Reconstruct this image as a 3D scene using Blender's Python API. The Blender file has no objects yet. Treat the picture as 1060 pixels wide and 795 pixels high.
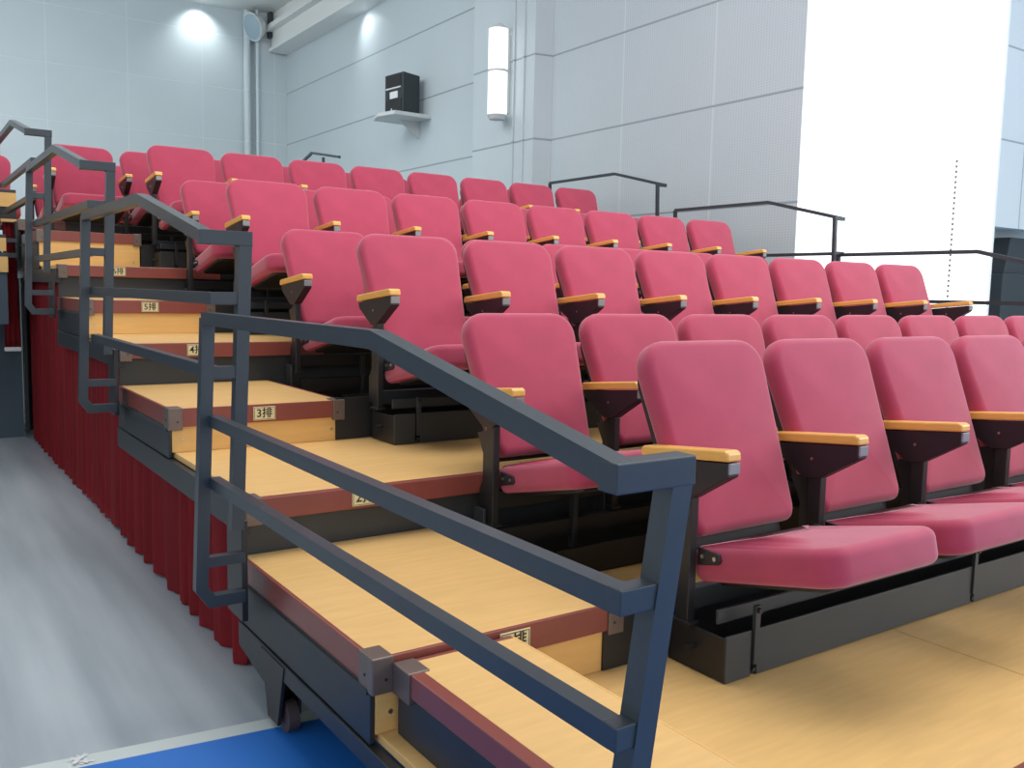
import bpy, bmesh, math, random
from mathutils import Vector, Matrix

# ------------------------------------------------------------------ camera, world, lights
SC = bpy.context.scene
COL = SC.collection
CAM_Z = 1.276
AX = Vector((0.82393814, 0.04028815, -0.5652458))     # world X (along the rows) seen in camera axes
AY = Vector((-0.56627819, 0.09608093, -0.81859481))   # world Y (up the stand, away from the stage)
AZ = AX.cross(AY).normalized()
cd = bpy.data.cameras.new('camera'); cam = bpy.data.objects.new('camera', cd); COL.objects.link(cam)
R3 = Matrix((AX, AY, AZ))
cam.matrix_world = Matrix.Translation((0, 0, CAM_Z)) @ R3.to_4x4()
cd.sensor_width = 36; cd.lens = 933 / 1060 * 36; cd.clip_start = .05; cd.clip_end = 200
SC.camera = cam
SC.view_settings.view_transform = 'Standard'; SC.view_settings.look = 'None'
SC.view_settings.gamma = 1; SC.view_settings.use_curve_mapping = False
SC.view_settings.exposure = 0.0

world = bpy.data.worlds.new('world'); SC.world = world; world.use_nodes = True
world.node_tree.nodes['Background'].inputs[0].default_value = (.93, .97, 1.0, 1)
world.node_tree.nodes['Background'].inputs[1].default_value = 1.2

def area(name, loc, target, sx, sy, power, col):
    l = bpy.data.lights.new(name, 'AREA'); l.shape = 'RECTANGLE'; l.size = sx; l.size_y = sy
    l.energy = power; l.color = col
    o = bpy.data.objects.new(name, l); COL.objects.link(o); o.location = loc
    d = Vector(target) - Vector(loc); o.rotation_euler = d.to_track_quat('-Z', 'Y').to_euler()
    return o
area('daylight_right', (10.5, -2.0, 4.2), (4.0, 3.5, 1.0), 6, 4, 420, (.93, .97, 1.0))
area('fill_light_front', (3.0, 3.0, 6.5), (3.5, 4.0, 0), 7, 4, 420, (1, .97, .93))  # added fill without a fixture, brightens seats, floor and right wall
area('fill_light_rear', (0.0, 12.5, 6.5), (1.5, 15.0, 0), 8, 6, 680, (.95, .98, 1.0))  # added fill without a fixture, lifts the rear of the hall

def spot(name, loc, target, power, ang):
    l = bpy.data.lights.new(name, 'SPOT'); l.energy = power; l.spot_size = math.radians(ang); l.spot_blend = 1; l.shadow_soft_size = .05; l.color = (.93, .98, 1)
    o = bpy.data.objects.new(name, l); COL.objects.link(o); o.location = loc
    o.rotation_euler = (Vector(target) - Vector(loc)).to_track_quat('-Z', 'Y').to_euler()
spot('glare_spot_rear', (5.19, 18.25, 6.70), (5.19, 18.6, 5.9), 60, 110)  # unseen spot added to make the glare patch on the rear wall
spot('glare_spot_right', (6.55, 14.6, 5.97), (6.9, 14.5, 5.5), 30, 110)  # likewise an added spot, for the glare high on the right wall

# ------------------------------------------------------------------ materials
def mat(name, col, rough=.6, metal=0, bump=None, noise=None, coat=0, emit=None, spec=.5):
    m = bpy.data.materials.new(name); m.use_nodes = True
    nt = m.node_tree; b = nt.nodes['Principled BSDF']
    b.inputs['Base Color'].default_value = (*col, 1)
    b.inputs['Roughness'].default_value = rough; b.inputs['Metallic'].default_value = metal
    b.inputs['Specular IOR Level'].default_value = spec
    if coat: b.inputs['Coat Weight'].default_value = coat; b.inputs['Coat Roughness'].default_value = .15
    tc = nt.nodes.new('ShaderNodeTexCoord')
    if noise:                                          # (scale, amount, stretch)
        mp = nt.nodes.new('ShaderNodeMapping'); mp.inputs['Scale'].default_value = noise[2]
        nz = nt.nodes.new('ShaderNodeTexNoise'); nz.inputs['Scale'].default_value = noise[0]; nz.inputs['Detail'].default_value = 6
        rp = nt.nodes.new('ShaderNodeMapRange'); rp.inputs[1].default_value = .3; rp.inputs[2].default_value = .7
        rp.inputs[3].default_value = 1 - noise[1]; rp.inputs[4].default_value = 1 + noise[1]
        mx = nt.nodes.new('ShaderNodeMixRGB'); mx.blend_type = 'MULTIPLY'; mx.inputs[0].default_value = 1
        mx.inputs[1].default_value = (*col, 1)
        nt.links.new(tc.outputs['Object'], mp.inputs[0]); nt.links.new(mp.outputs[0], nz.inputs[0])
        nt.links.new(nz.outputs[0], rp.inputs[0]); nt.links.new(rp.outputs[0], mx.inputs[2])
        nt.links.new(mx.outputs[0], b.inputs['Base Color'])
    if bump:                                           # (scale, strength, distance)
        n2 = nt.nodes.new('ShaderNodeTexNoise'); n2.inputs['Scale'].default_value = bump[0]; n2.inputs['Detail'].default_value = 3
        bp = nt.nodes.new('ShaderNodeBump'); bp.inputs['Strength'].default_value = bump[1]; bp.inputs['Distance'].default_value = bump[2]
        nt.links.new(tc.outputs['Object'], n2.inputs[0]); nt.links.new(n2.outputs[0], bp.inputs['Height'])
        nt.links.new(bp.outputs[0], b.inputs['Normal'])
    if emit: b.inputs['Emission Color'].default_value = (*emit[0], 1); b.inputs['Emission Strength'].default_value = emit[1]
    return m

def srgb(r, g, b):
    f = lambda c: (c / 255 / 12.92) if c / 255 <= .04045 else ((c / 255 + .055) / 1.055) ** 2.4
    return (f(r), f(g), f(b))

M = {}
M['fabric'] = mat('burgundy_fabric', srgb(175, 64, 88), .85, noise=(9, .06, (1, 1, 1)), bump=(600, .25, .001), spec=.25)
M['fabric'].node_tree.nodes['Principled BSDF'].inputs['Sheen Weight'].default_value = .35
M['fabric'].node_tree.nodes['Principled BSDF'].inputs['Sheen Roughness'].default_value = .5
M['wood'] = mat('maple_ply', srgb(224, 182, 116), .36, noise=(5, .055, (1.2, 9, 9)), spec=.45)
M['woodriser'] = mat('maple_riser', srgb(226, 180, 108), .5, noise=(5, .05, (1.2, 9, 9)))
M['nosing'] = mat('brown_nosing', srgb(132, 68, 58), .3, noise=(12, .05, (1, 1, 1)))
M['armwood'] = mat('arm_wood', srgb(236, 178, 88), .35, coat=.3, noise=(14, .05, (6, 1, 6)))
M['black'] = mat('black_steel', srgb(34, 34, 35), .42, noise=(8, .15, (1, 1, 1)))
M['blackp'] = mat('black_plastic', srgb(36, 30, 33), .45)
M['beam'] = mat('charcoal_steel', srgb(58, 62, 64), .4, metal=.2, noise=(6, .08, (1, 1, 1)))
M['rail'] = mat('slate_painted_steel', srgb(47, 56, 61), .40, noise=(10, .07, (1, 1, 1)), coat=.1)
M['frame'] = mat('dark_frame_steel', srgb(38, 43, 47), .45, noise=(8, .08, (1, 1, 1)))
M['bracket'] = mat('bronze_bracket', srgb(118, 104, 96), .4, metal=.5, noise=(30, .06, (1, 1, 1)))
M['chrome'] = mat('bolt_steel', srgb(190, 190, 190), .3, metal=1)
M['curtain'] = mat('red_curtain', srgb(150, 24, 34), .8, noise=(5, .15, (1, 1, .2)))
M['white'] = mat('white_paint', srgb(226, 228, 226), .6)
M['grey'] = mat('pale_grey_plastic', srgb(200, 206, 206), .5)
M['capgrey'] = mat('cap_grey', srgb(140, 140, 140), .4)
M['plate'] = mat('cream_plate', srgb(222, 210, 160), .5)
M['ink'] = mat('dark_ink', srgb(50, 40, 30), .7)
M['lampglass'] = mat('lamp_glass', srgb(245, 248, 245), .4, emit=((.97, 1, .99), .75))
M['lens'] = mat('lamp_lens', srgb(150, 172, 184), .3)
M['blind'] = mat('backlit_blind', (.4, .42, .42), .9, emit=((.96, 1, 1), 1.28))
M['tire'] = mat('caster_rubber', srgb(70, 58, 60), .6)
M['speakerbody'] = mat('speaker_black', srgb(48, 56, 60), .6)
M['panelgrey'] = mat('blue_grey_board', srgb(70, 84, 94), .7)

def wall_mat(name, axis, off, ph, pz, perf=False, seamcol=(150, 161, 167), vert=True):
    """grey panels with recessed joints; axis 0/1 = horizontal coordinate"""
    m = bpy.data.materials.new(name); m.use_nodes = True; nt = m.node_tree; N = nt.nodes; Lk = nt.links
    b = N['Principled BSDF']; b.inputs['Roughness'].default_value = .42; b.inputs['Specular IOR Level'].default_value = .4
    tc = N.new('ShaderNodeTexCoord'); sp = N.new('ShaderNodeSeparateXYZ'); Lk.new(tc.outputs['Object'], sp.inputs[0])
    def seam(sock, o, p, w):
        a = N.new('ShaderNodeMath'); a.operation = 'SUBTRACT'; Lk.new(sock, a.inputs[0]); a.inputs[1].default_value = o
        d = N.new('ShaderNodeMath'); d.operation = 'DIVIDE'; Lk.new(a.outputs[0], d.inputs[0]); d.inputs[1].default_value = p
        f = N.new('ShaderNodeMath'); f.operation = 'FRACT'; Lk.new(d.outputs[0], f.inputs[0])
        g = N.new('ShaderNodeMath'); g.operation = 'LESS_THAN'; Lk.new(f.outputs[0], g.inputs[0]); g.inputs[1].default_value = w / p
        return g.outputs[0]
    s1 = seam(sp.outputs[axis], off, ph, .022); s2 = seam(sp.outputs[2], pz, 1.02, .022)
    mx = N.new('ShaderNodeMath'); mx.operation = 'MAXIMUM'
    if vert: Lk.new(s1, mx.inputs[0])
    else: mx.inputs[0].default_value = 0
    Lk.new(s2, mx.inputs[1])
    nz = N.new('ShaderNodeTexNoise'); nz.inputs['Scale'].default_value = .9; nz.inputs['Detail'].default_value = 3
    Lk.new(tc.outputs['Object'], nz.inputs[0])
    cr = N.new('ShaderNodeValToRGB'); cr.color_ramp.elements[0].color = (*srgb(190, 201, 205), 1); cr.color_ramp.elements[1].color = (*srgb(200, 211, 215), 1)
    Lk.new(nz.outputs[0], cr.inputs[0])
    base = cr.outputs[0]; height = None
    if perf:
        mp = N.new('ShaderNodeMapping'); mp.inputs['Scale'].default_value = (30, 30, 42); Lk.new(tc.outputs['Object'], mp.inputs[0])
        vo = N.new('ShaderNodeTexVoronoi'); vo.inputs['Randomness'].default_value = 0; vo.inputs['Scale'].default_value = 1; Lk.new(mp.outputs[0], vo.inputs[0])
        lt = N.new('ShaderNodeMath'); lt.operation = 'LESS_THAN'; lt.inputs[1].default_value = .3; Lk.new(vo.outputs['Distance'], lt.inputs[0])
        dm = N.new('ShaderNodeMixRGB'); dm.blend_type = 'MULTIPLY'; dm.inputs[2].default_value = (.86, .87, .88, 1)
        Lk.new(lt.outputs[0], dm.inputs[0]); Lk.new(base, dm.inputs[1]); base = dm.outputs[0]
    if perf:
        cv = N.new('ShaderNodeMixRGB'); cv.inputs[2].default_value = (*srgb(206, 215, 218), 1); Lk.new(s1, cv.inputs[0]); Lk.new(base, cv.inputs[1]); base = cv.outputs[0]
        mx.inputs[0].default_value = 0
        for l_ in list(Lk):
            if l_.to_socket == mx.inputs[0]: Lk.remove(l_)
    c2 = N.new('ShaderNodeMixRGB'); c2.inputs[2].default_value = (*srgb(*seamcol), 1); Lk.new(mx.outputs[0], c2.inputs[0]); Lk.new(base, c2.inputs[1])
    Lk.new(c2.outputs[0], b.inputs['Base Color'])
    bp = N.new('ShaderNodeBump'); bp.invert = True; bp.inputs['Strength'].default_value = .6; bp.inputs['Distance'].default_value = .01
    Lk.new(mx.outputs[0], bp.inputs['Height']); Lk.new(bp.outputs[0], b.inputs['Normal'])
    return m
M['wallR'] = wall_mat('perforated_wall_panels', 1, 6.53, 1.38, 3.16, True)
M['wallR2'] = wall_mat('plain_wall_panels', 1, 6.53, 1.38, 3.16, vert=False)
M['wallB'] = wall_mat('rear_wall_panels', 0, 5.25, 1.385, 3.16, seamcol=(206, 216, 220))

def floor_mat():
    m = bpy.data.materials.new('sports_floor'); m.use_nodes = True; nt = m.node_tree; N = nt.nodes; Lk = nt.links
    b = N['Principled BSDF']; b.inputs['Roughness'].default_value = .42
    tc = N.new('ShaderNodeTexCoord'); sp = N.new('ShaderNodeSeparateXYZ'); Lk.new(tc.outputs['Object'], sp.inputs[0])
    def lt(s, v):
        g = N.new('ShaderNodeMath'); g.operation = 'LESS_THAN'; Lk.new(s, g.inputs[0]); g.inputs[1].default_value = v; return g.outputs[0]
    # slightly skewed boundary: y + .1*x
    k = N.new('ShaderNodeMath'); k.operation = 'MULTIPLY_ADD'; Lk.new(sp.outputs[0], k.inputs[0]); k.inputs[1].default_value = .12; Lk.new(sp.outputs[1], k.inputs[2])
    white = lt(k.outputs[0], 2.61); blue = lt(k.outputs[0], 2.545)
    mp = N.new('ShaderNodeMapping'); mp.inputs['Scale'].default_value = (4.5, .35, 1); mp.inputs['Rotation'].default_value = (0, 0, .1); Lk.new(tc.outputs['Object'], mp.inputs[0])
    nz = N.new('ShaderNodeTexNoise'); nz.inputs['Scale'].default_value = 1.3; nz.inputs['Detail'].default_value = 4; Lk.new(mp.outputs[0], nz.inputs[0])
    cr = N.new('ShaderNodeValToRGB'); cr.color_ramp.elements[0].color = (*srgb(152, 163, 168), 1); cr.color_ramp.elements[1].color = (*srgb(178, 188, 192), 1)
    cr.color_ramp.elements[0].position = .35; cr.color_ramp.elements[1].position = .65
    Lk.new(nz.outputs[0], cr.inputs[0])
    a = N.new('ShaderNodeMixRGB'); Lk.new(white, a.inputs[0]); Lk.new(cr.outputs[0], a.inputs[1]); a.inputs[2].default_value = (*srgb(205, 215, 210), 1)
    c = N.new('ShaderNodeMixRGB'); Lk.new(blue, c.inputs[0]); Lk.new(a.outputs[0], c.inputs[1]); c.inputs[2].default_value = (*srgb(40, 118, 205), 1)
    Lk.new(c.outputs[0], b.inputs['Base Color'])
    return m
M['floor'] = floor_mat()

# ------------------------------------------------------------------ mesh helpers
class MB:
    def __init__(self): self.bm = bmesh.new()
    def box(self, a, b, bev=0, rot=None, piv=None):
        r = bmesh.ops.create_cube(self.bm, size=1); vs = r['verts']
        for v in vs:
            v.co = Vector(((a[i] + b[i]) / 2 + v.co[i] * abs(b[i] - a[i]) for i in range(3)))
        if bev:
            es = list({e for v in vs for e in v.link_edges})
            r2 = bmesh.ops.bevel(self.bm, geom=es, offset=bev, segments=2, affect='EDGES', profile=.5)
            vs = list({v for f in r2['faces'] for v in f.verts} | {v for v in vs if v.is_valid})
        if rot is not None:
            p = Vector(piv); 
            for v in vs: v.co = rot @ (v.co - p) + p
        return self
    def prism(self, pts, axis, a, b, bev=0):
        """polygon pts in the other two axes (cyclic order), extruded from a to b on axis"""
        def P(p, t):
            if axis == 0: return Vector((t, p[0], p[1]))
            if axis == 1: return Vector((p[0], t, p[1]))
            return Vector((p[0], p[1], t))
        v0 = [self.bm.verts.new(P(p, a)) for p in pts]; v1 = [self.bm.verts.new(P(p, b)) for p in pts]
        fs = [self.bm.faces.new(v0), self.bm.faces.new(v1[::-1])]
        n = len(pts)
        for i in range(n): fs.append(self.bm.faces.new((v0[i], v1[i], v1[(i + 1) % n], v0[(i + 1) % n])))
        bmesh.ops.recalc_face_normals(self.bm, faces=fs)
        if bev:
            es = list({e for f in fs for e in f.edges})
            bmesh.ops.bevel(self.bm, geom=es, offset=bev, segments=2, affect='EDGES', profile=.5)
        return self
    def cyl(self, p0, p1, r, seg=16, r2=None):
        p0 = Vector(p0); p1 = Vector(p1); d = p1 - p0
        q = d.to_track_quat('Z', 'Y').to_matrix().to_4x4()
        bmesh.ops.create_cone(self.bm, cap_ends=True, segments=seg, radius1=r, radius2=r if r2 is None else r2, depth=d.length,
                              matrix=Matrix.Translation((p0 + p1) / 2) @ q)
        return self
    def path(self, pts, w, h, closed=False):
        """square tube mitred along a 3D polyline; w sideways, h in the other direction"""
        P = [Vector(p) for p in pts]; rings = []
        n = len(P); prev = None
        for i in range(n):
            d0 = (P[i] - P[i - 1]).normalized() if i > 0 else None
            d1 = (P[i + 1] - P[i]).normalized() if i < n - 1 else None
            t = (d0 + d1).normalized() if d0 and d1 else (d0 or d1)
            dd = d1 or d0
            if prev is None:
                up = Vector((0, 0, 1)) if abs(dd.z) < .9 else Vector((0, 1, 0))
                s = dd.cross(up).normalized(); u = s.cross(dd).normalized()
            else:
                q = prev[2].rotation_difference(dd if i < n - 1 else d0); s = prev[0].copy(); u = prev[1].copy()
                s.rotate(q); u.rotate(q)
            # project the square cross-section of the outgoing segment on the mitre plane
            base = d0 if d0 else d1
            s0, u0 = (prev[0], prev[1]) if prev is not None else (s, u)
            ring = []
            for a, b in ((-1, -1), (1, -1), (1, 1), (-1, 1)):
                c = P[i] + s0 * (a * w / 2) + u0 * (b * h / 2)
                k = (P[i] - c).dot(t) / base.dot(t)
                ring.append(self.bm.verts.new(c + base * k))
            rings.append(ring)
            if i < n - 1:
                prev = (s, u, d1)
        fs = []
        for i in range(n - 1):
            for j in range(4):
                fs.append(self.bm.faces.new((rings[i][j], rings[i][(j + 1) % 4], rings[i + 1][(j + 1) % 4], rings[i + 1][j])))
        fs.append(self.bm.faces.new(rings[0][::-1])); fs.append(self.bm.faces.new(rings[-1]))
        bmesh.ops.recalc_face_normals(self.bm, faces=fs)
        return self
    def pillow(self, outline, t, er, dome, mtx, seg=5):
        """rounded cushion: outline (u,v) CCW, thickness t, edge radius er, dome height"""
        n = len(outline); c = Vector((sum(p[0] for p in outline) / n, sum(p[1] for p in outline) / n))
        O = [Vector(p) for p in outline]
        nor = []
        for i in range(n):
            e = O[(i + 1) % n] - O[i - 1]; nor.append(Vector((e.y, -e.x)).normalized())
        rings = []
        def ring(inset, w, sc=None):
            vs = []
            for i in range(n):
                p = O[i] - nor[i] * inset if sc is None else c + (O[i] - nor[i] * er - c) * sc
                vs.append(self.bm.verts.new(mtx @ Vector((p.x, p.y, w))))
            rings.append(vs)
        for s in (.25, .55, .8): ring(0, -dome * (1 - s * s) * .3, s)
        for k in range(seg + 1):
            a = math.pi / 2 * k / seg; ring(er * (1 - math.sin(a)), er * (1 - math.cos(a)))
        for k in range(seg + 1):
            a = math.pi / 2 * k / seg; ring(er * (1 - math.cos(a)), t - er + er * math.sin(a))
        for s in (.8, .55, .25): ring(0, t + dome * (1 - s * s), s)
        fs = []
        for a, b in zip(rings, rings[1:]):
            for i in range(n): fs.append(self.bm.faces.new((a[i], a[(i + 1) % n], b[(i + 1) % n], b[i])))
        fs.append(self.bm.faces.new(rings[0][::-1])); fs.append(self.bm.faces.new(rings[-1]))
        bmesh.ops.recalc_face_normals(self.bm, faces=fs)
        for f in fs: f.smooth = True
        return self
    def build(self, name, m, parent=None, smooth=False):
        if smooth:
            for f in self.bm.faces: f.smooth = True
        me = bpy.data.meshes.new(name); self.bm.to_mesh(me); self.bm.free()
        me.materials.append(M[m] if isinstance(m, str) else m)
        o = bpy.data.objects.new(name, me); COL.objects.link(o)
        if parent is not None:
            o.parent = parent
        return o
def empty(name, loc, label, cat, group=None):
    o = bpy.data.objects.new(name, None); COL.objects.link(o); o.location = loc; o.empty_display_size = .1
    o['label'] = label; o['category'] = cat
    if group: o['group'] = group
    return o
def tag(o, label, cat, group=None):
    o['label'] = label; o['category'] = cat
    if group: o['group'] = group
    return o
def struct(o): o['kind'] = 'structure'; return o
def rrect(x0, x1, y0, y1, r, seg=6, taper=0):
    """rounded rectangle CCW; r = (bl, br, tr, tl); taper shrinks the bottom half-width"""
    if not isinstance(r, tuple): r = (r,) * 4
    pts = []; cs = ((x0, y0, 180, r[0], 1, 1), (x1, y0, 270, r[1], -1, 1), (x1, y1, 0, r[2], -1, -1), (x0, y1, 90, r[3], 1, -1))
    for cx, cy, a0, rr, sx, sy in cs:
        for k in range(seg + 1):
            a = math.radians(a0 + 90 * k / seg)
            pts.append([cx + sx * rr + rr * math.cos(a), cy + sy * rr + rr * math.sin(a)])
    # intermediate points along long edges are not needed; taper:
    xm = (x0 + x1) / 2
    for p in pts:
        f = (y1 - p[1]) / (y1 - y0); p[0] = xm + (p[0] - xm) * (1 - taper * f)
    return [tuple(p) for p in pts]

# ------------------------------------------------------------------ dimensions
RISE = .188; RUN = .905
LEVELS = [.24, .428, .616, .79, .992, 1.18, 1.385, 1.64, 1.76]
def LV(k): return LEVELS[k]
def YN(k): return 1.81 + RUN * (k - 1)         # nosing line of level k (level 0: the lowest deck)
XE = .88                                         # outer edge of the stand beside the aisle
XA = 1.635                                       # inner side of the step boxes
XR = 6.45                                        # far side of the stand
XW = 6.9                                         # right-hand wall of the hall
YB = 18.6
ZC = 6.75

# ------------------------------------------------------------------ the hall
struct(MB().box((-14, -6, -.1), (16, YB, 0)).build('floor', 'floor'))
struct(MB().box((-14, YB, 0), (XW, YB + .15, ZC)).build('wall_back', 'wallB'))
struct(MB().box((XW, 9.2, 0), (XW + .2, YB, ZC)).build('wall_right', 'wallR2'))
struct(MB().box((XW, 5.45, 0), (XW + .2, 9.2, ZC)).build('wall_right', 'wallR'))
struct(MB().box((-14, -6, ZC), (16, YB + .15, ZC + .12)).build('ceiling', 'white'))
b = MB(); b.prism([(XW, 9.25), (XW - .24, 9.3), (XW - .24, 10.72), (XW, 10.8)], 2, 0, ZC)
b.box((XW - .262, 9.5, 0), (XW - .23, 9.53, ZC)); b.box((XW - .262, 9.72, 0), (XW - .23, 9.75, ZC))
struct(b.build('trim_1', 'wallR2'))
b = MB(); b.box((6.32, YB - .22, 0), (XW, YB, ZC)); b.cyl((6.12, YB - .12, 0), (6.12, YB - .12, ZC), .07); b.cyl((6.28, YB - .27, 0), (6.28, YB - .27, ZC), .035)
struct(b.build('trim_2', 'wallB', smooth=False))

# side bay with the big backlit window; its wall faces the stage
b = MB()
b.box((XW + .2, 5.45, 3.0 + 3.2), (10.25, 5.6, ZC)); b.box((10.25, 5.45, 2.13), (15.5, 5.6, ZC)); b.box((12.4, 5.45, 0), (15.5, 5.6, 2.13))
b.box((10.25, 5.45, 0), (10.38, 5.6, 2.13)); b.box((XW + .2, 5.45, 0), (10.25, 5.6, .5))
M['recess'] = mat('recess_grey', srgb(206, 216, 220), .7)
M['wallS'] = wall_mat('side_bay_panels', 0, 10.9, 1.38, 3.09)
struct(b.build('wall_side', 'wallS'))
b = MB(); b.box((10.3, 5.85, 0), (16, 5.9, 2.6)); struct(b.build('wall_recess', 'recess'))
MB().box((10.25, 5.6, 0), (10.38, 5.85, 2.6)).build('trim_4', 'recess')['kind'] = 'structure'
struct(MB().box((15.5, -6, 0), (15.6, 5.6, ZC)).build('wall_right_bay', 'wallS'))
b = MB(); b.box((XW + .003, 5.41, .5), (10.25, 5.445, 6.75)); pane = struct(b.build('window_1', 'blind'))
b = MB(); b.box((10.25, 5.40, .5), (10.29, 5.447, 6.2)); b.box((XW + .02, 5.40, .44), (10.25, 5.447, .5))
struct(b.build('window_frame', 'white', pane))
ch = MB()
for i in range(30): ch.cyl((9.42, 5.398, 1.15 + i * .055), (9.42, 5.398, 1.15 + i * .055 + .024), .012, 8)
ch.cyl((9.42, 5.398, 1.1), (9.42, 5.398, 3.6), .002, 6)
tag(ch.build('blind_chain', 'bracket'), 'grey beaded pull chain hanging in front of the bright window blind', 'chain')

# long white ledge high on the right wall
b = MB(); b.box((6.5, 12.0, 5.98), (XW, YB - .3, 6.04)); b.box((6.56, 12.0, 6.04), (6.62, YB - .3, 6.4)); b.box((6.42, 12.0, 6.36), (XW, YB - .3, 6.46))
b.box((6.60, 8.0, 6.46), (XW, YB - .3, ZC))
struct(b.build('trim_3', 'white'))

# round lamp in the far corner
t = empty('dark_cabinet', (10.86, 5.56, 0), 'dark cabinet standing in the grey recess at the right picture edge', 'cabinet')
MB().box((0, 0, 0), (.9, .26, 1.62), .01).build('cabinet_body', 'speakerbody', t)
MB().prism([(.12, 1.62), (.75, 1.62), (.75, 2.05), (.22, 2.05)], 1, .05, .25, .01).build('cabinet_top', 'speakerbody', t)
t = empty('flood_lamp', (6.3, 18.25, 6.45), 'round pale grey flood lamp tilted down in the far ceiling corner', 'lamp')
ax = Vector((-.9, -.25, -.38)).normalized()
MB().cyl(Vector((0, 0, 0)), ax * .16, .2, 28, .27).cyl(ax * .16, ax * .19, .28, 28).build('lamp_housing', 'grey', t, False)
MB().cyl(ax * .19, ax * .2, .24, 28).build('lamp_lens', 'lens', t)
MB().box((-.01, .0, -.02), (.26, .035, .03), .004).box((.2, -.02, -.2), (.26, .35, .3), .004).build('mounting_bracket', 'rail', t)

# wall light on the pilaster
xs = XW - .24
t = empty('wall_light', (xs, 9.88, 3.46), 'tall white cylindrical wall light on the pilaster', 'lamp'); t.scale = (1, 1, .93)
MB().cyl((-.16, 0, .06), (-.16, 0, .63), .125, 32).cyl((-.16, 0, .66), (-.16, 0, 1.2), .125, 32).build('lamp_shade', 'lampglass', t, False)
MB().cyl((-.16, 0, .63), (-.16, 0, .66), .13, 32).build('middle_band', 'grey', t)
MB().cyl((-.16, 0, 1.2), (-.16, 0, 1.27), .13, 32, .06).build('end_cap', 'grey', t)
MB().cyl((-.16, 0, 0), (-.16, 0, .06), .1, 32, .13).build('end_cap', 'grey', t)
MB().box((-.08, -.05, .1), (0, .05, 1.15), .005).build('backplate', 'grey', t)

# loudspeaker on a shelf
t = empty('wall_shelf', (XW, 12.68, 3.86), 'small pale grey shelf on the right wall under the loudspeaker', 'shelf')
MB().prism([(0, -.38), (-.62, -.38), (-.72, .0), (-.62, .36), (0, .36)], 2, 0, .055, .004).build('shelf_board', 'grey', t)
MB().prism([(0, 0), (0, -.26), (-.36, 0)], 1, -.02, .02).build('shelf_bracket', 'grey', t)
t = empty('loudspeaker', (6.62, 12.64, 3.915), 'black loudspeaker standing on the small wall shelf', 'speaker')
t.rotation_euler = (0, 0, math.radians(8))
b = MB(); b.prism([(-.2, -.24), (-.2, .24), (.16, .17), (.16, -.17)], 2, 0, .60, .012); b.build('cabinet', 'speakerbody', t)
MB().box((-.212, -.18, .40), (-.2, .19, .57), .003).build('horn', 'blackp', t)
MB().box((-.222, -.19, .37), (-.2, .19, .395), .003).build('horn_lip', 'grey', t)
MB().box((-.207, -.1, .235), (-.2, .1, .335)).build('label_plate', 'white', t)
MB().box((-.212, -.2, .03), (-.2, .2, .22), .003).build('grille', 'black', t)
MB().box((-.216, .03, .05), (-.211, .06, .09)).build('badge', 'grey', t)

# chalk smear on the white court line
b = MB(); random.seed(5)
for k in range(9):
    a = random.uniform(0, math.pi); l = random.uniform(.012, .03); w = .006
    c = Vector((.37 + random.uniform(-.012, .012), 2.535 + random.uniform(-.018, .018), .001 + .0006 * k))
    d = Vector((math.cos(a), math.sin(a), 0)); n = Vector((-d.y, d.x, 0))
    vs = [b.bm.verts.new(c + d * l * s + n * w * q) for s, q in ((1, .2), (1, -.2), (-1, -1), (-1, 1))]
    b.bm.faces.new(vs)
tag(b.build('paint_mark', 'white'), 'small splash of white paint on the court line', 'mark')

# ------------------------------------------------------------------ text plates
def text_mesh(body, size):
    c = bpy.data.curves.new('lettering', 'FONT'); c.body = body; c.size = size; c.extrude = .0006
    c.align_x = 'CENTER'; c.align_y = 'CENTER'; c.offset = size * .012
    o = bpy.data.objects.new('lettering', c); COL.objects.link(o)
    bpy.context.view_layer.update()
    me = bpy.data.meshes.new_from_object(o.evaluated_get(bpy.context.evaluated_depsgraph_get()))
    bpy.data.objects.remove(o); me.materials.clear(); me.materials.append(M['ink']); return me
def plate(x, y, z, body, parent, w=.092, h=.056):
    """number plate on a face looking towards -y; coordinates in the parent's frame"""
    p = MB().box((x - w / 2, y - .004, z - h / 2), (x + w / 2, y, z + h / 2), .0008).build('number_plate', 'plate', parent)
    m = MB()
    for a, c in (((x - w / 2 + .003, z - h / 2 + .003), (x + w / 2 - .003, z - h / 2 + .0045)), ((x - w / 2 + .003, z + h / 2 - .0045), (x + w / 2 - .003, z + h / 2 - .003)),
                 ((x - w / 2 + .003, z - h / 2 + .003), (x - w / 2 + .0045, z + h / 2 - .003)), ((x + w / 2 - .0045, z - h / 2 + .003), (x + w / 2 - .003, z + h / 2 - .003))):
        m.box((a[0], y - .0048, a[1]), (c[0], y - .004, c[1]))
    m.build('plate_border', 'ink', p)
    o = bpy.data.objects.new('lettering', text_mesh(body, .046)); COL.objects.link(o); o.parent = p
    o.rotation_euler = (math.pi / 2, 0, 0); o.location = (x, y - .0045, z)

# ------------------------------------------------------------------ the stand: decks, step boxes
NT = .072                                        # nosing height
ORD = ['lowest', 'second', 'third', 'fourth', 'top']
def corner(parent, x, y, z, side, w=.036):
    """folded metal corner: x = box corner, side -1 = outer (left) corner, +1 = inner"""
    a, c = (x - .005, x + .05) if side < 0 else (x - .05, x + .005)
    m = MB(); m.box((a, y - .006, z - NT - .012), (c, y + .07, z + .004), .003)
    o = m.build('corner_bracket', 'bracket', parent)
    xs_ = a - .002 if side < 0 else c + .002
    MB().cyl((x + side * .004, y + .035, z - .045), (x + side * .007, y + .035, z - .045), .004, 10).build('screw', 'black', o)
    MB().cyl((x - side * .03, y - .005, z - .05), (x - side * .03, y - .0075, z - .05), .004, 10).build('screw', 'black', o)

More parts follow.
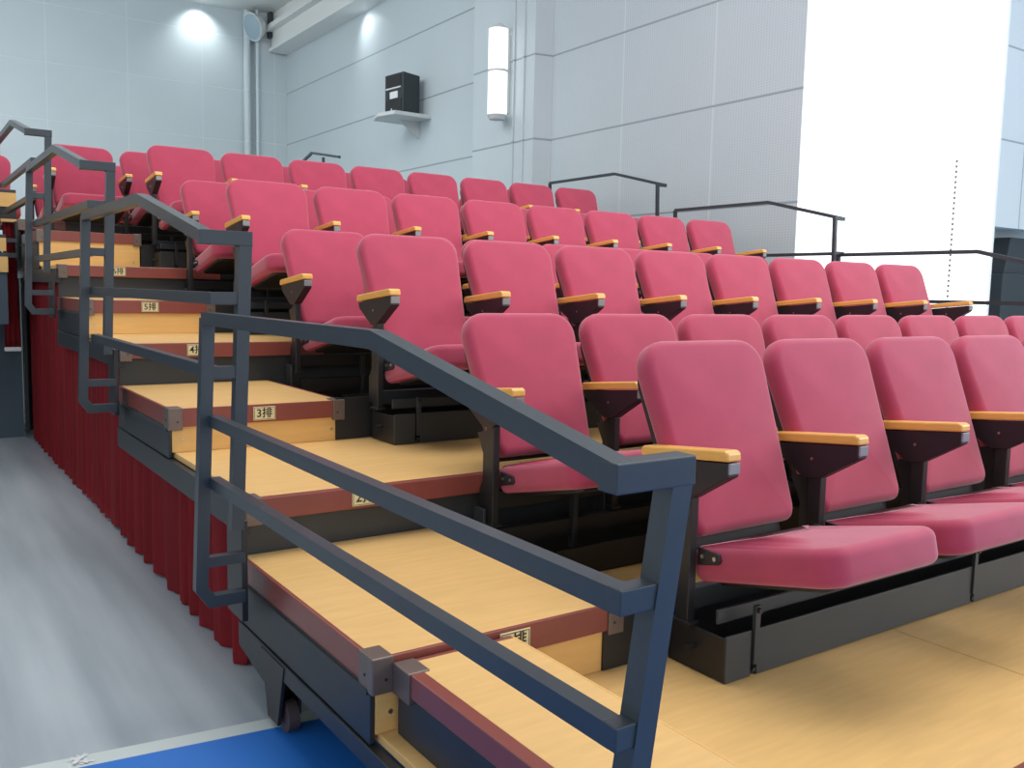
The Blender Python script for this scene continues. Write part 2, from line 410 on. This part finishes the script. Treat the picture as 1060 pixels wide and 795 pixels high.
PL = {2: ('2排', 1.285), 4: ('4排', 1.235), 6: ('6排', 1.235)}
for u in range(4):
    k = 2 * u; z = LV(k); y0 = YN(k); y1 = YN(k + 2)
    t = empty('seating_platform', (0, 0, 0), ['lowest seating platform of pale wood boards in front of the first row of seats',
        'seating platform with brown nosing numbered 2, behind the second row',
        'seating platform with brown nosing numbered 4, behind the fourth row',
        'highest full seating platform, its brown nosing numbered 6, behind the sixth row'][u], 'platform', 'tiered seating platforms')
    m = MB(); cuts = [.90, 2.571, 4.02, 5.30, XR]
    for a, c in zip(cuts, cuts[1:]): m.box((a + .002, y0 + .03, z - .022), (c - .002, y1 + .05, z), .0015)
    m.build('deck', 'wood', t)
    xr = 1.90 if u else XR
    MB().box((.885, y0, z - NT), (xr, y0 + .03, z), .004).build('nosing', 'nosing', t)
    if u:
        MB().box((1.905, y0, z - .07), (XR, y0 + .03, z - .001), .003).build('front_channel', 'black', t)
        corner(t, .885, y0, z, -1)
        plate(PL[k][1], y0, z - .034, PL[k][0], t)
        # recessed riser panel under the nosing, down to the step box below
        MB().box((.89, y0 + .05, LV(k - 2) + .001), (XR, y0 + .07, z - .03)).build('riser_panel', 'beam' if u == 1 else 'beam', t)
    # steel edge of the deck seen from the aisle side
    m = MB(); m.box((.872, y0 + .004, z - (.075 if u == 0 else .115)), (.90, y1 + .05, z - .024), .003)
    m.box((.874, y0 + .004, z - .04), (.884, y1, z - .026), .002)
    if u == 0: m.prism([(y1 - .36, z - .06), (y1 - .20, z - .14), (y1 + .05, z - .10), (y1 + .05, z - .05)], 0, .873, .90, .002)
    fr = m.build('side_beam', 'frame', t)
    m = MB()
    for xx in (.95, 2.6, 4.4, 6.3): m.box((xx, y0 + .1, z - .16), (xx + .05, y1, z - .024), .003)
    for yy in (y0 + .12, y1 - .1): m.box((.9, yy, z - .1), (6.4, yy + .05, z - .024), .003)
    m.build('underframe', 'black', t)
    # legs with casters
    for xx in ((.88, 6.25) if u == 0 else (1.1, 6.25)):
        lg = MB(); lg.prism([(y1 - .17, z - .03), (y1 - .36, z - .03), (y1 - .31, .02), (y1 - .23, .02)], 0, xx - .012, xx, .002)
        lg.box((xx, y1 - .245, .02), (xx + .05, y1 - .235, z - .05)).box((xx + .045, y1 - .33, .05), (xx + .052, y1 - .235, z - .05))
        l = lg.build('leg', 'black', t)
        MB().cyl((xx + .008, y1 - .31, .045), (xx + .040, y1 - .31, .045), .045, 20).build('caster_wheel', 'tire', l)
    if u == 0:
        pass

# the step boxes in the aisle
SB = {1: ('1排', 1.275), 3: ('3排', 1.258), 5: ('5排', 1.225), 7: ('7排', 1.20)}
for j, k in enumerate((1, 3, 5, 7)):
    z = LV(k); y0 = YN(k); y1 = YN(k + 1) + .045; zb = LV(k - 1); XA = (1.635, 1.61, 1.59, 1.575)[j]
    t = empty('step_box', (0, 0, 0), 'wooden aisle step box numbered %s, on the %s platform' % (SB[k][0][0], ('lowest', 'second', 'third', 'fourth')[j]), 'step', 'aisle step boxes')
    MB().box((XE + .012, y0 + .012, z - .02), (XA - .012, y1, z), .001).build('tread', 'wood', t)
    m = MB(); m.box((XE, y0, z - NT), (XA, y0 + .012, z + .001), .002)
    m.box((XE, y0, z - NT), (XE + .012, y1, z + .001), .002); m.box((XA - .012, y0, z - .03), (XA, y1, z + .001), .002)
    m.build('nosing', 'nosing', t)
    m = MB(); m.box((XE + .012, y0 + .012, zb + .001), (XA - .006, y0 + .028, z - .03), .001); rs = m.build('riser_board', 'woodriser', t)
    for xx in (XE + .05, XA - .05): MB().cyl((xx, y0 + .012, zb + .05), (xx, y0 + .009, zb + .05), .006, 10).build('screw', 'chrome', rs)
    MB().box((XA - .006, y0 + .03, zb + .001), (XA, y1, z - .03), .001).build('inner_side_panel', 'black', t)
    m = MB(); m.box((XE - .002, y0 + .012, zb - .02), (XE + .01, y1, z - NT), .002); m.box((XE - .008, y0 + .02, z - NT - .018), (XE + .01, y1, z - NT - .004), .002)
    m.build('outer_side_panel', 'frame', t)
    corner(t, XE, y0, z, -1); corner(t, XA, y0, z, 1)
    plate(SB[k][1], y0 + (.012 if k == 7 else 0), z - (.145 if k == 7 else .036), SB[k][0], t)

# long low step in front of step box 1
t = empty('front_step', (0, 0, 0), 'long narrow wooden step at the foot of the aisle, by the front handrail post', 'step')
fx0, fx1, fy0, fy1, fz = .932, 1.262, .93, 1.80, .412
MB().box((fx0 + .035, fy0 + .03, fz - .02), (fx1 - .006, fy1, fz), .001).build('tread', 'wood', t)
MB().box((fx0, fy0, fz - .055), (fx0 + .035, fy1, fz + .001), .003).box((fx0, fy0, fz - .055), (fx1, fy0 + .03, fz + .001), .003) \
    .box((fx0 + .03, fy1 - .012, fz - .03), (fx1 - .006, fy1, fz + .0015), .001).build('nosing', 'nosing', t)
MB().box((fx1 - .006, fy0 + .03, fz - .04), (fx1, fy1, fz + .0005), .001).build('edge_strip', 'woodriser', t)
MB().box((fx0 + .008, fy0 + .03, .242), (fx0 + .02, fy1, fz - .05)).box((fx1 - .02, fy0 + .03, .242), (fx1 - .008, fy1, fz - .04)).build('side_board', 'frame', t)
MB().box((fx0 - .006, fy1 - .075, fz - .07), (fx0 + .05, fy1 + .004, fz + .004), .003).build('corner_bracket', 'bracket', t)
MB().box((fx0 + .01, fy0 + .01, .242), (fx1 - .01, fy0 + .03, fz - .05)).build('front_board', 'woodriser', t)

# top platform: spreads to the left of the aisle
z8 = LV(8); y8 = YN(8)
t = empty('seating_platform', (0, 0, 0), 'top seating platform below the last rows, by the rear wall side', 'platform', 'tiered seating platforms')
MB().box((-3, y8 + .03, z8 - .022), (XR, y8 + .55, z8), .0015).build('deck', 'wood', t)
MB().box((.86, y8, z8 - NT), (1.20, y8 + .03, z8), .004).box((-3, y8, z8 - NT), (.74, y8 + .03, z8), .004).build('nosing', 'nosing', t)
MB().box((1.20, y8, z8 - .2), (XR, y8 + .03, z8 - .001), .004).box((.86, y8 + .05, LV(6)), (XR, y8 + .07, z8 - .03)).build('riser_panel', 'black', t)
MB().box((.885, y8 + .56, 0), (XR, y8 + 1.5, 1.50)).build('rear_base', 'black', t)
MB().box((-3, y8 + .56, 1.35), (.885, y8 + 1.5, 1.50)).build('rear_deck', 'black', t)
corner(t, .86, y8, z8, -1)
MB().box((.88, y8 + .05, .05), (.90, y8 + 1.3, z8 - .03)).build('side_panel', 'black', t)
# steps going up to the left of it
t = empty('step_box', (0, 0, 0), 'wooden step box at the top left corner of the aisle, highest of all', 'step')
MB().box((-2, y8 + .1, z8 + .1), (.862, y8 + .115, z8 + .21)).build('riser_board', 'woodriser', t)
MB().box((-2, y8 + .1, z8 + .21), (.862, y8 + .5, z8 + .235), .002).build('tread', 'beam', t)
MB().box((-2, y8 + .12, z8 + .002), (.862, y8 + .5, z8 + .1)).build('base', 'black', t)
t = empty('step_box', (0, 0, 0), 'wooden steps at the far left edge, left of the hanging red cloth', 'step')
MB().box((-2, y8 - .25, 1.50), (.748, y8 - .235, 1.60)).box((-2, y8 - .40, 1.34), (.742, y8 - .385, 1.455)).build('riser_board', 'woodriser', t)
MB().box((-2, y8 - .25, 1.60), (.748, y8, 1.625), .002).box((-2, y8 - .40, 1.455), (.742, y8 - .24, 1.48), .002).build('tread', 'beam', t)
MB().box((-2, y8 - .38, .95), (.735, y8 - .02, 1.34)).build('base', 'panelgrey', t)
t = MB().box((-4, y8 + .18, 0), (.872, y8 + .22, 1.30)).build('partition_board', 'panelgrey'); tag(t, 'blue-grey board closing the opening under the top platform at far left', 'board')
# hanging red cloth with white hem
t = empty('hanging_cloth', (.792, y8 - .02, .72), 'narrow red cloth with white hem hanging at far left beneath the top platform', 'cloth')
b = MB(); n = 14
for i in range(n + 1):
    f = i / n; zz = .03 + f * .98; w = .055 - .012 * f
    for q in range(9):
        xx = -w + 2 * w * q / 8; b.bm.verts.new((xx, .012 * math.sin(q * 2.2 + f), zz))
b.bm.verts.ensure_lookup_table()
for i in range(n):
    for q in range(8): b.bm.faces.new([b.bm.verts[j] for j in (i * 9 + q, i * 9 + q + 1, i * 9 + q + 10, i * 9 + q + 9)])
bmesh.ops.solidify(b.bm, geom=b.bm.faces[:], thickness=.006)
b.build('cloth_body', 'curtain', t, True)
MB().box((-.06, -.02, 0), (.06, .02, .035), .01).build('hem', 'white', t)

# pleated skirt curtain along the aisle side
b = MB(); ys = []; yy = 2.90
random.seed(3)
while yy < 8.16: ys.append(yy); yy += .018
def top_z(y): 
    for u in (3, 2, 1, 0):
        if y >= YN(2 * u) + .05: return LV(2 * u) - .10
    return .1
def skirt_wave(y, z):
    ph = 2 * math.pi * (y / .17 + .35 * math.sin(y * 2.3) + .2 * math.sin(y * 7.1))
    hang = 1 - z / 1.6
    return .93 + .016 * math.sin(ph) * (.55 + .45 * hang) + .007 * math.sin(ph * 2.3 + 1) * hang
NZ = 10; grid = []
for y in ys:
    zt = top_z(y); col = []
    zb = .004 + .012 * max(0, math.sin(y * 5.1 + 2 * math.sin(y * 3))) 
    for q in range(NZ + 1):
        zz = zb + (zt - zb) * q / NZ
        col.append(b.bm.verts.new((skirt_wave(y + .02 * math.sin(zz * 3 + y), zz), y, zz)))
    grid.append(col)
for i in range(len(grid) - 1):
    for q in range(NZ): b.bm.faces.new((grid[i][q], grid[i + 1][q], grid[i + 1][q + 1], grid[i][q + 1]))
bmesh.ops.solidify(b.bm, geom=b.bm.faces[:], thickness=.004)
tag(b.build('skirt_curtain', 'curtain', None, True), 'long pleated dark red curtain hanging to the floor along the side of the stand', 'curtain')

# ------------------------------------------------------------------ handrails
def handrail(k, xo, xi, label, zadd=0, yadd=0, w=.036, ye=.811, low=(.90, .725), zb_=.365, ze=1.057, lf=.037, yr=0, lo=None):
    """side rail frame: outer tube plane xo, front post plane xi"""
    y0 = 1.82 * k + yadd; z0 = .378 * k + zadd
    sgn = 1 if xi > xo else -1
    t = empty('handrail', (0, 0, 0), label, 'handrail', 'stand handrails')
    yb, zt = y0 + 2.53 + yr, z0 + 1.185
    zend = z0 + ze; yf = y0 + ye
    def LX(x, z, l=.037): return x - sgn * l * (zt - z)        # the frames lean slightly outwards towards their feet
    xp = xi + sgn * lf * (zt - zend)
    def FX(z): return LX(xp, z, lf)
    m = MB(); m.path([(xo, yb, zt), (xo, y0 + 1.47, zt), (xo, yf - .010, zend)], w, w)
    m.build('top_rail', 'rail', t)
    m = MB(); m.box((min(xo, xi) - w / 2 - .0012, yf - w / 2 - .0012, zend - w / 2 - .003), (max(xo, xi) + w / 2 + .0012, yf + w / 2 + .0012, zend + w / 2 + .0012), .002)
    m.build('rail_return', 'rail', t)
    zf = z0 + (.16 if k == 0 else .20)
    m = MB(); m.path([(FX(zend - .004), yf, zend - .004), (FX(zf), yf, zf)], w, w); m.build('front_post', 'rail', t)
    zb = z0 + zb_ + w / 2
    m = MB(); m.path([(xo, yb, zt), (LX(xo, zb + .04), yb, zb + .04), (LX(xo, zb) + sgn * .03, yb, zb), (xi, yb, zb)], w, w)
    m.path([(LX(xo, zb + .115), yb, zb + .115), (xi, yb, zb + .115)], w * .85, w * .85)
    m.build('rear_post', 'rail', t)
    for dz in low:
        zz = z0 + dz; xl = LX(xo, zz) if lo is None else xo + lo
        m = MB(); m.path([(xl, yb - .01, zz), (xl, yf, zz)], w * .85, w * .95)
        a_, b_ = sorted((xl - sgn * w * .43, FX(zz))); m.box((a_, yf - w * .43, zz - w * .49), (b_, yf + w * .43, zz + w * .49), .002)
        m.build('lower_rail', 'rail', t)
    MB().box((xi - .006, yb + .0, z0 + .30), (xi + .012, yb + .14, z0 + .60), .002).build('mounting_plate', 'black', t)
    return t
for k, lab in enumerate(('nearest slate-grey steel handrail, crossing the front of the picture',
                         'slate-grey steel handrail second from the front, on the left side of the aisle',
                         'slate-grey steel handrail third from the front, on the left side of the aisle',
                         'farthest slate-grey steel handrail, at the top left against the pale rear wall')):
    handrail(k, .72, .816, lab, lf=.15, w=.034, lo=.012) if k == 0 else handrail(k, .72, .828, lab, ye=.72, low=(.862, .655), zb_=.32, ze=1.03, lo=.024)
for k, za, ya_, lab in ((0, .0, .1, 'handrail at the right end of the two front rows of seats'),
               (1, .07, .21, 'thin dark handrail lowest on the right side of the stand, before the bright window'),
               (2, .17, .30, 'dark handrail on the right side of the stand, crossing edge of the bright window'),
               (3, .235, .57, 'dark handrail highest on the right side of the stand, against the grey wall')):
    handrail(k, 6.46, 6.36, lab, zadd=za, yadd=ya_, w=.028, low=(.89 - za, .72 - za), ze=1.0, ye=.70, yr=.10)
# rails on the far side that peeks above the last row
t = empty('handrail', (0, 0, 0), 'small dark handrail peak showing above the last row of seats, in the centre left', 'handrail', 'stand handrails')
MB().path([(4.7, 12.2, 2.9), (4.7, 11.6, 3.05), (4.7, 10.7, 2.9)], .03, .03).build('top_rail', 'rail', t)
MB().box((4.685, 11.2, 0), (4.715, 11.23, 2.95)).build('post', 'rail', t)

# ------------------------------------------------------------------ seats
PX = .56; RY = .905
def yst(y): return y
RAKE = math.radians(22)
def backrest_matrix():
    # local: u = x, v = up along the back, w = towards the sitter (-y)
    x = Vector((1, 0, 0)); v = Vector((0, math.sin(RAKE), math.cos(RAKE))); w = Vector((0, -math.cos(RAKE), math.sin(RAKE)))
    m = Matrix((x, v, w)).transposed().to_4x4(); m.translation = Vector((PX / 2 - .027, .062, .338)); return m
SEAT_TILT = math.radians(13)
def seat_matrix():
    x = Vector((1, 0, 0)); v = Vector((0, -math.cos(SEAT_TILT), math.sin(SEAT_TILT))); w = x.cross(v)
    # w must point up
    w = Vector((0, math.sin(SEAT_TILT), math.cos(SEAT_TILT)))
    m = Matrix((x, v, w)).transposed().to_4x4(); m.translation = Vector((PX / 2 - .012, -.015, .238)); return m

def make_standard(parent, foot, du=0):
    """one side support with its arm, standing at local x = 0; foot = local z of its bottom"""
    st = MB(); st.box((-.014, -.022, foot), (.014, .026, .505), .003)
    st.prism([(.024, foot + .02), (.085, foot + .02), (.085, .26), (.06, .30), (.06, .40), (.10, .47), (.024, .49)], 0, -.004, .004)
    st.box((-.021, -.034, foot - .004), (.021, .036, foot + .006), .001)
    s = st.build('side_support', 'black', parent)
    a = MB(); a.prism([(.165, .565), (-.148, .598), (-.152, .560), (-.02, .478), (.040, .472), (.155, .540)], 0, -.021, .021, .003)
    blk = a.build('arm_block', 'blackp', parent)
    kids3 = [blk]
    MB().cyl((-.021, .01, .535), (-.0245, .01, .535), .005, 8).build('screw', 'chrome', blk)
    p = MB(); p.prism([(.175, .568), (.175, .592), (.168, .598), (-.140, .630), (-.152, .624), (-.155, .602)], 0, -.026, .026, .005)
    ar = p.build('armrest', 'armwood', parent)
    blk.location.z = du; ar.location.z = du
    MB().box((-.020, -.156, .568), (.020, -.149, .598), .002).build('arm_cap', 'capgrey', blk)

def make_chair(foot, label, group, odd=False):
    t = empty('auditorium_seat', (0, 0, 0), label, 'seat', group)
    mb = backrest_matrix(); Hb = .583
    if odd: mb = mb @ Matrix.Translation((0, .032, 0)); Hb = .551
    out = rrect(-.262, .262, 0, Hb, (.045, .045, .10, .10), 7, .18)
    MB().pillow(out, .075, .028, .012, mb).build('backrest', 'fabric', t)
    shell = rrect(-.236, .236, -.008 if odd else -.038, .54 if not odd else .50, (.02, .02, .09, .09), 5, .14)
    b = MB(); b.pillow(shell, .03, .008, 0, mb @ Matrix.Translation((0, 0, -.022)), 2)
    b.build('back_shell', 'blackp', t)
    ms = seat_matrix()
    if odd: ms = Matrix.Translation((0, 0, .022)) @ ms
    out = rrect(-.243, .243, .0, .462, (.012, .012, .07, .07), 6)
    # outline is mirrored when v points to -y; keep winding by flipping u
    MB().pillow(out, .100, .028, .010, ms).build('seat', 'fabric', t)
    MB().pillow(rrect(-.2, .2, .03, .40, .03, 4), .02, .006, 0, ms @ Matrix.Translation((0, 0, -.014)), 2).build('seat_pan', 'black', t)
    hs = []
    for sx, x in ((1, .018), (-1, PX - .028)):
        hb = MB(); hb.prism([(-.02, .292), (-.095, .310), (-.105, .322), (-.098, .340), (-.02, .344)], 0, x, x + sx * .010, .003)
        hs.append(hb.build('hinge_bracket', 'blackp', t))
    h = hs[0]
    MB().cyl((.018, -.040, .322), (.013, -.040, .322), .006, 10).build('bolt', 'chrome', h); MB().cyl((.018, -.085, .325), (.013, -.085, .325), .006, 10).build('bolt', 'chrome', h)
    make_standard(t, foot, .026 if odd else 0)
    return t

def kids(o): return list(o.children)
def copy_tree(o, parent=None):
    c = o.copy(); COL.objects.link(c)
    if o.name in BASEZ: c.location.z = BASEZ[o.name]
    if parent is not None: c.parent = parent; c.matrix_parent_inverse = o.matrix_parent_inverse.copy()
    for ch in KID[o.name] if o.name in KID else []:
        copy_tree(ch, c)
    return c
def raise_arm(o, dz):
    for c in o.children:
        if c.name.startswith('arm'): c.location.z += dz
KID = {}; BASEZ = {}
def register(o):
    if o.name.startswith('arm'): BASEZ[o.name] = o.location.z
    KID[o.name] = kids(o)
    for c in KID[o.name]: register(c)

ROWN = ['front row', 'second row', 'third row', 'fourth row', 'fifth row', 'sixth row', 'seventh row', 'eighth row']
POS = ['first from the aisle', 'second from the aisle', 'third from the aisle', 'fourth from the aisle', 'fourth from the far end', 'third from the far end', 'second from the far end', 'last at the far end']
DZ = [.0, .0, .01, .015, .035, .05, .055, .055]
X0 = [1.80, 1.745, 1.738, 1.718, 1.708, 1.672, 1.66, 1.645]
ARM_UP = [.005, 0, .022, .002, .025, .005, .025, .01]
protoE = protoO = endE = endO = None
bpy.context.view_layer.update()
for r in range(8):
    odd = r % 2; lev = LV(2 * (r // 2)); zb = lev + (.055 if odd else .0) + DZ[r]; y = 1.73 + RY * r
    if r == 0:
        protoE = make_chair(.13, 'p', 'g'); protoO = make_chair(.15, 'p', 'g', True)
        endE = empty('end_armrest', (0, 0, 0), 'p', 'armrest', 'end armrests'); make_standard(endE, .13)
        endO = empty('end_armrest', (0, 0, 0), 'p', 'armrest', 'end armrests'); make_standard(endO, .15, .026)
        bpy.context.view_layer.update()
        for o in (protoE, protoO, endE, endO): register(o)
    first = {0: protoE, 1: protoO}; firstend = {0: endE, 1: endO}
    i0 = -1 if r == 7 else 0
    for i in range(i0, 8):
        o = first[odd] if (r < 2 and i == 0) else copy_tree(first[odd])
        o.location = (X0[r] + PX * i, y, zb)
        raise_arm(o, ARM_UP[r])
        o['label'] = ('burgundy folding seat of the eighth row standing alone above the aisle steps' if i < 0 else
                      'burgundy folding auditorium seat in the %s, %s' % (ROWN[r], POS[i]))
        o['category'] = 'seat'; o['group'] = 'burgundy seats of the ' + ROWN[r]
    o = firstend[odd] if r < 2 else copy_tree(firstend[odd])
    o.location = (X0[r] + PX * 8, y, zb)
    raise_arm(o, ARM_UP[r])
    o['label'] = 'wooden armrest on black support closing the far end of the ' + ROWN[r]
# rear row: only tops show
for n_, x in enumerate([-.55, -.05 + .04, 1.06] + [1.62 + .56 * q for q in range(8)]):
    if n_ == 0: x = .42 - .0
    if n_ == 1: continue
    o = copy_tree(protoE); o.location = (x, 8.98, 1.475)
    o['label'] = ('burgundy seat of the rear row cut off by the left picture edge' if n_ == 0 else
                  'burgundy seat of the rear row showing between the two left handrails' if n_ == 2 else
                  'burgundy rear-row seat peeking out behind the eighth row, %s' % (POS[n_ - 3]))
    o['category'] = 'seat'; o['group'] = 'burgundy seats of the rear row'

# ------------------------------------------------------------------ support beams under the rows
for r in range(8):
    odd = r % 2; lev = LV(2 * (r // 2)); y = 1.73 + RY * r; x0 = X0[r]
    t = empty('seat_beam', (0, 0, 0), 'charcoal steel beam carrying the seats of the ' + ROWN[r], 'beam', 'steel beams under the seat rows')
    if not odd:
        # U-shaped box on the deck in front of the supports
        m = MB(); m.box((x0, y - .155, lev + .002), (x0 + .10, y - .148, lev + .132), .0015)
        segs = [(x0 + .125 + 1.12 * q, x0 + .125 + 1.12 * (q + 1) - .022) for q in range(4)]
        for a, c in segs: m.box((a, y - .155, lev + .002), (min(c, XR), y - .148, lev + .132), .0015)
        m.build('front_plate', 'beam', t)
        MB().box((x0, y - .15, lev + .002), (x0 + .006, y + .06, lev + .125), .0015).box((x0 + .006, y + .05, lev + .002), (XR, y + .06, lev + .15)) \
            .box((x0 + .006, y - .145, lev + .002), (XR, y + .05, lev + .012)).build('beam_tray', 'black', t)
        m = MB()
        for a, c in segs:
            m.box((a - .02, y - .162, lev + .035), (a + .0, y - .15, lev + .20), .001)
        h = m.build('hinge_strap', 'beam', t)
        m = MB()
        for a, c in segs:
            for zz in (.188,): m.cyl((a - .010, y - .162, lev + zz), (a - .010, y - .172, lev + zz), .008, 10)
            m.cyl((a - .014, y - .155, lev + .02), (a - .014, y - .159, lev + .02), .006, 10)
        m.cyl((x0, y - .04, lev + .07), (x0 - .03, y - .04, lev + .07), .008, 10)
        m.build('bolt', 'chrome' if 0 else 'black', t)
        MB().box((x0 + .02, y + .00, lev + .155), (XR, y + .04, lev + .215), .002).box((x0 + .014, y - .11, lev + .150), (XR, y - .10, lev + .19), .002).build('cross_rail', 'beam', t)
        # low dark panel closing the gap between step box and beam
        MB().box((XA + .002, y + .085, lev + .002), (x0 + .3, y + .095, lev + RISE - .004)).build('end_panel', 'black', t)
    else:
        d = LV(2 * (r // 2) + 2)     # height of the deck behind
        MB().box((x0 + .02, y - .02, lev + .12), (XR, y + .02, lev + .19), .003).box((x0 + .02, y + .02, lev + .25), (XR, y + .045, lev + .31), .003).build('cross_rail', 'black', t)
        m = MB()
        for q in range(9): m.box((x0 - .03 + PX * q, y + .01, lev + .14), (x0 - .018 + PX * q, y + .075, lev + .26), .002)
        for q in range(4): m.box((x0 + .35 + 1.12 * q, y - .03, lev + .04), (x0 + .37 + 1.12 * q, y + .0, lev + .30), .002)
        m.build('mounting_lug', 'beam', t)
        MB().box((x0 + .2, y - .13, lev + .002), (XR, y - .12, lev + .11), .002).build('front_plate', 'black', t)
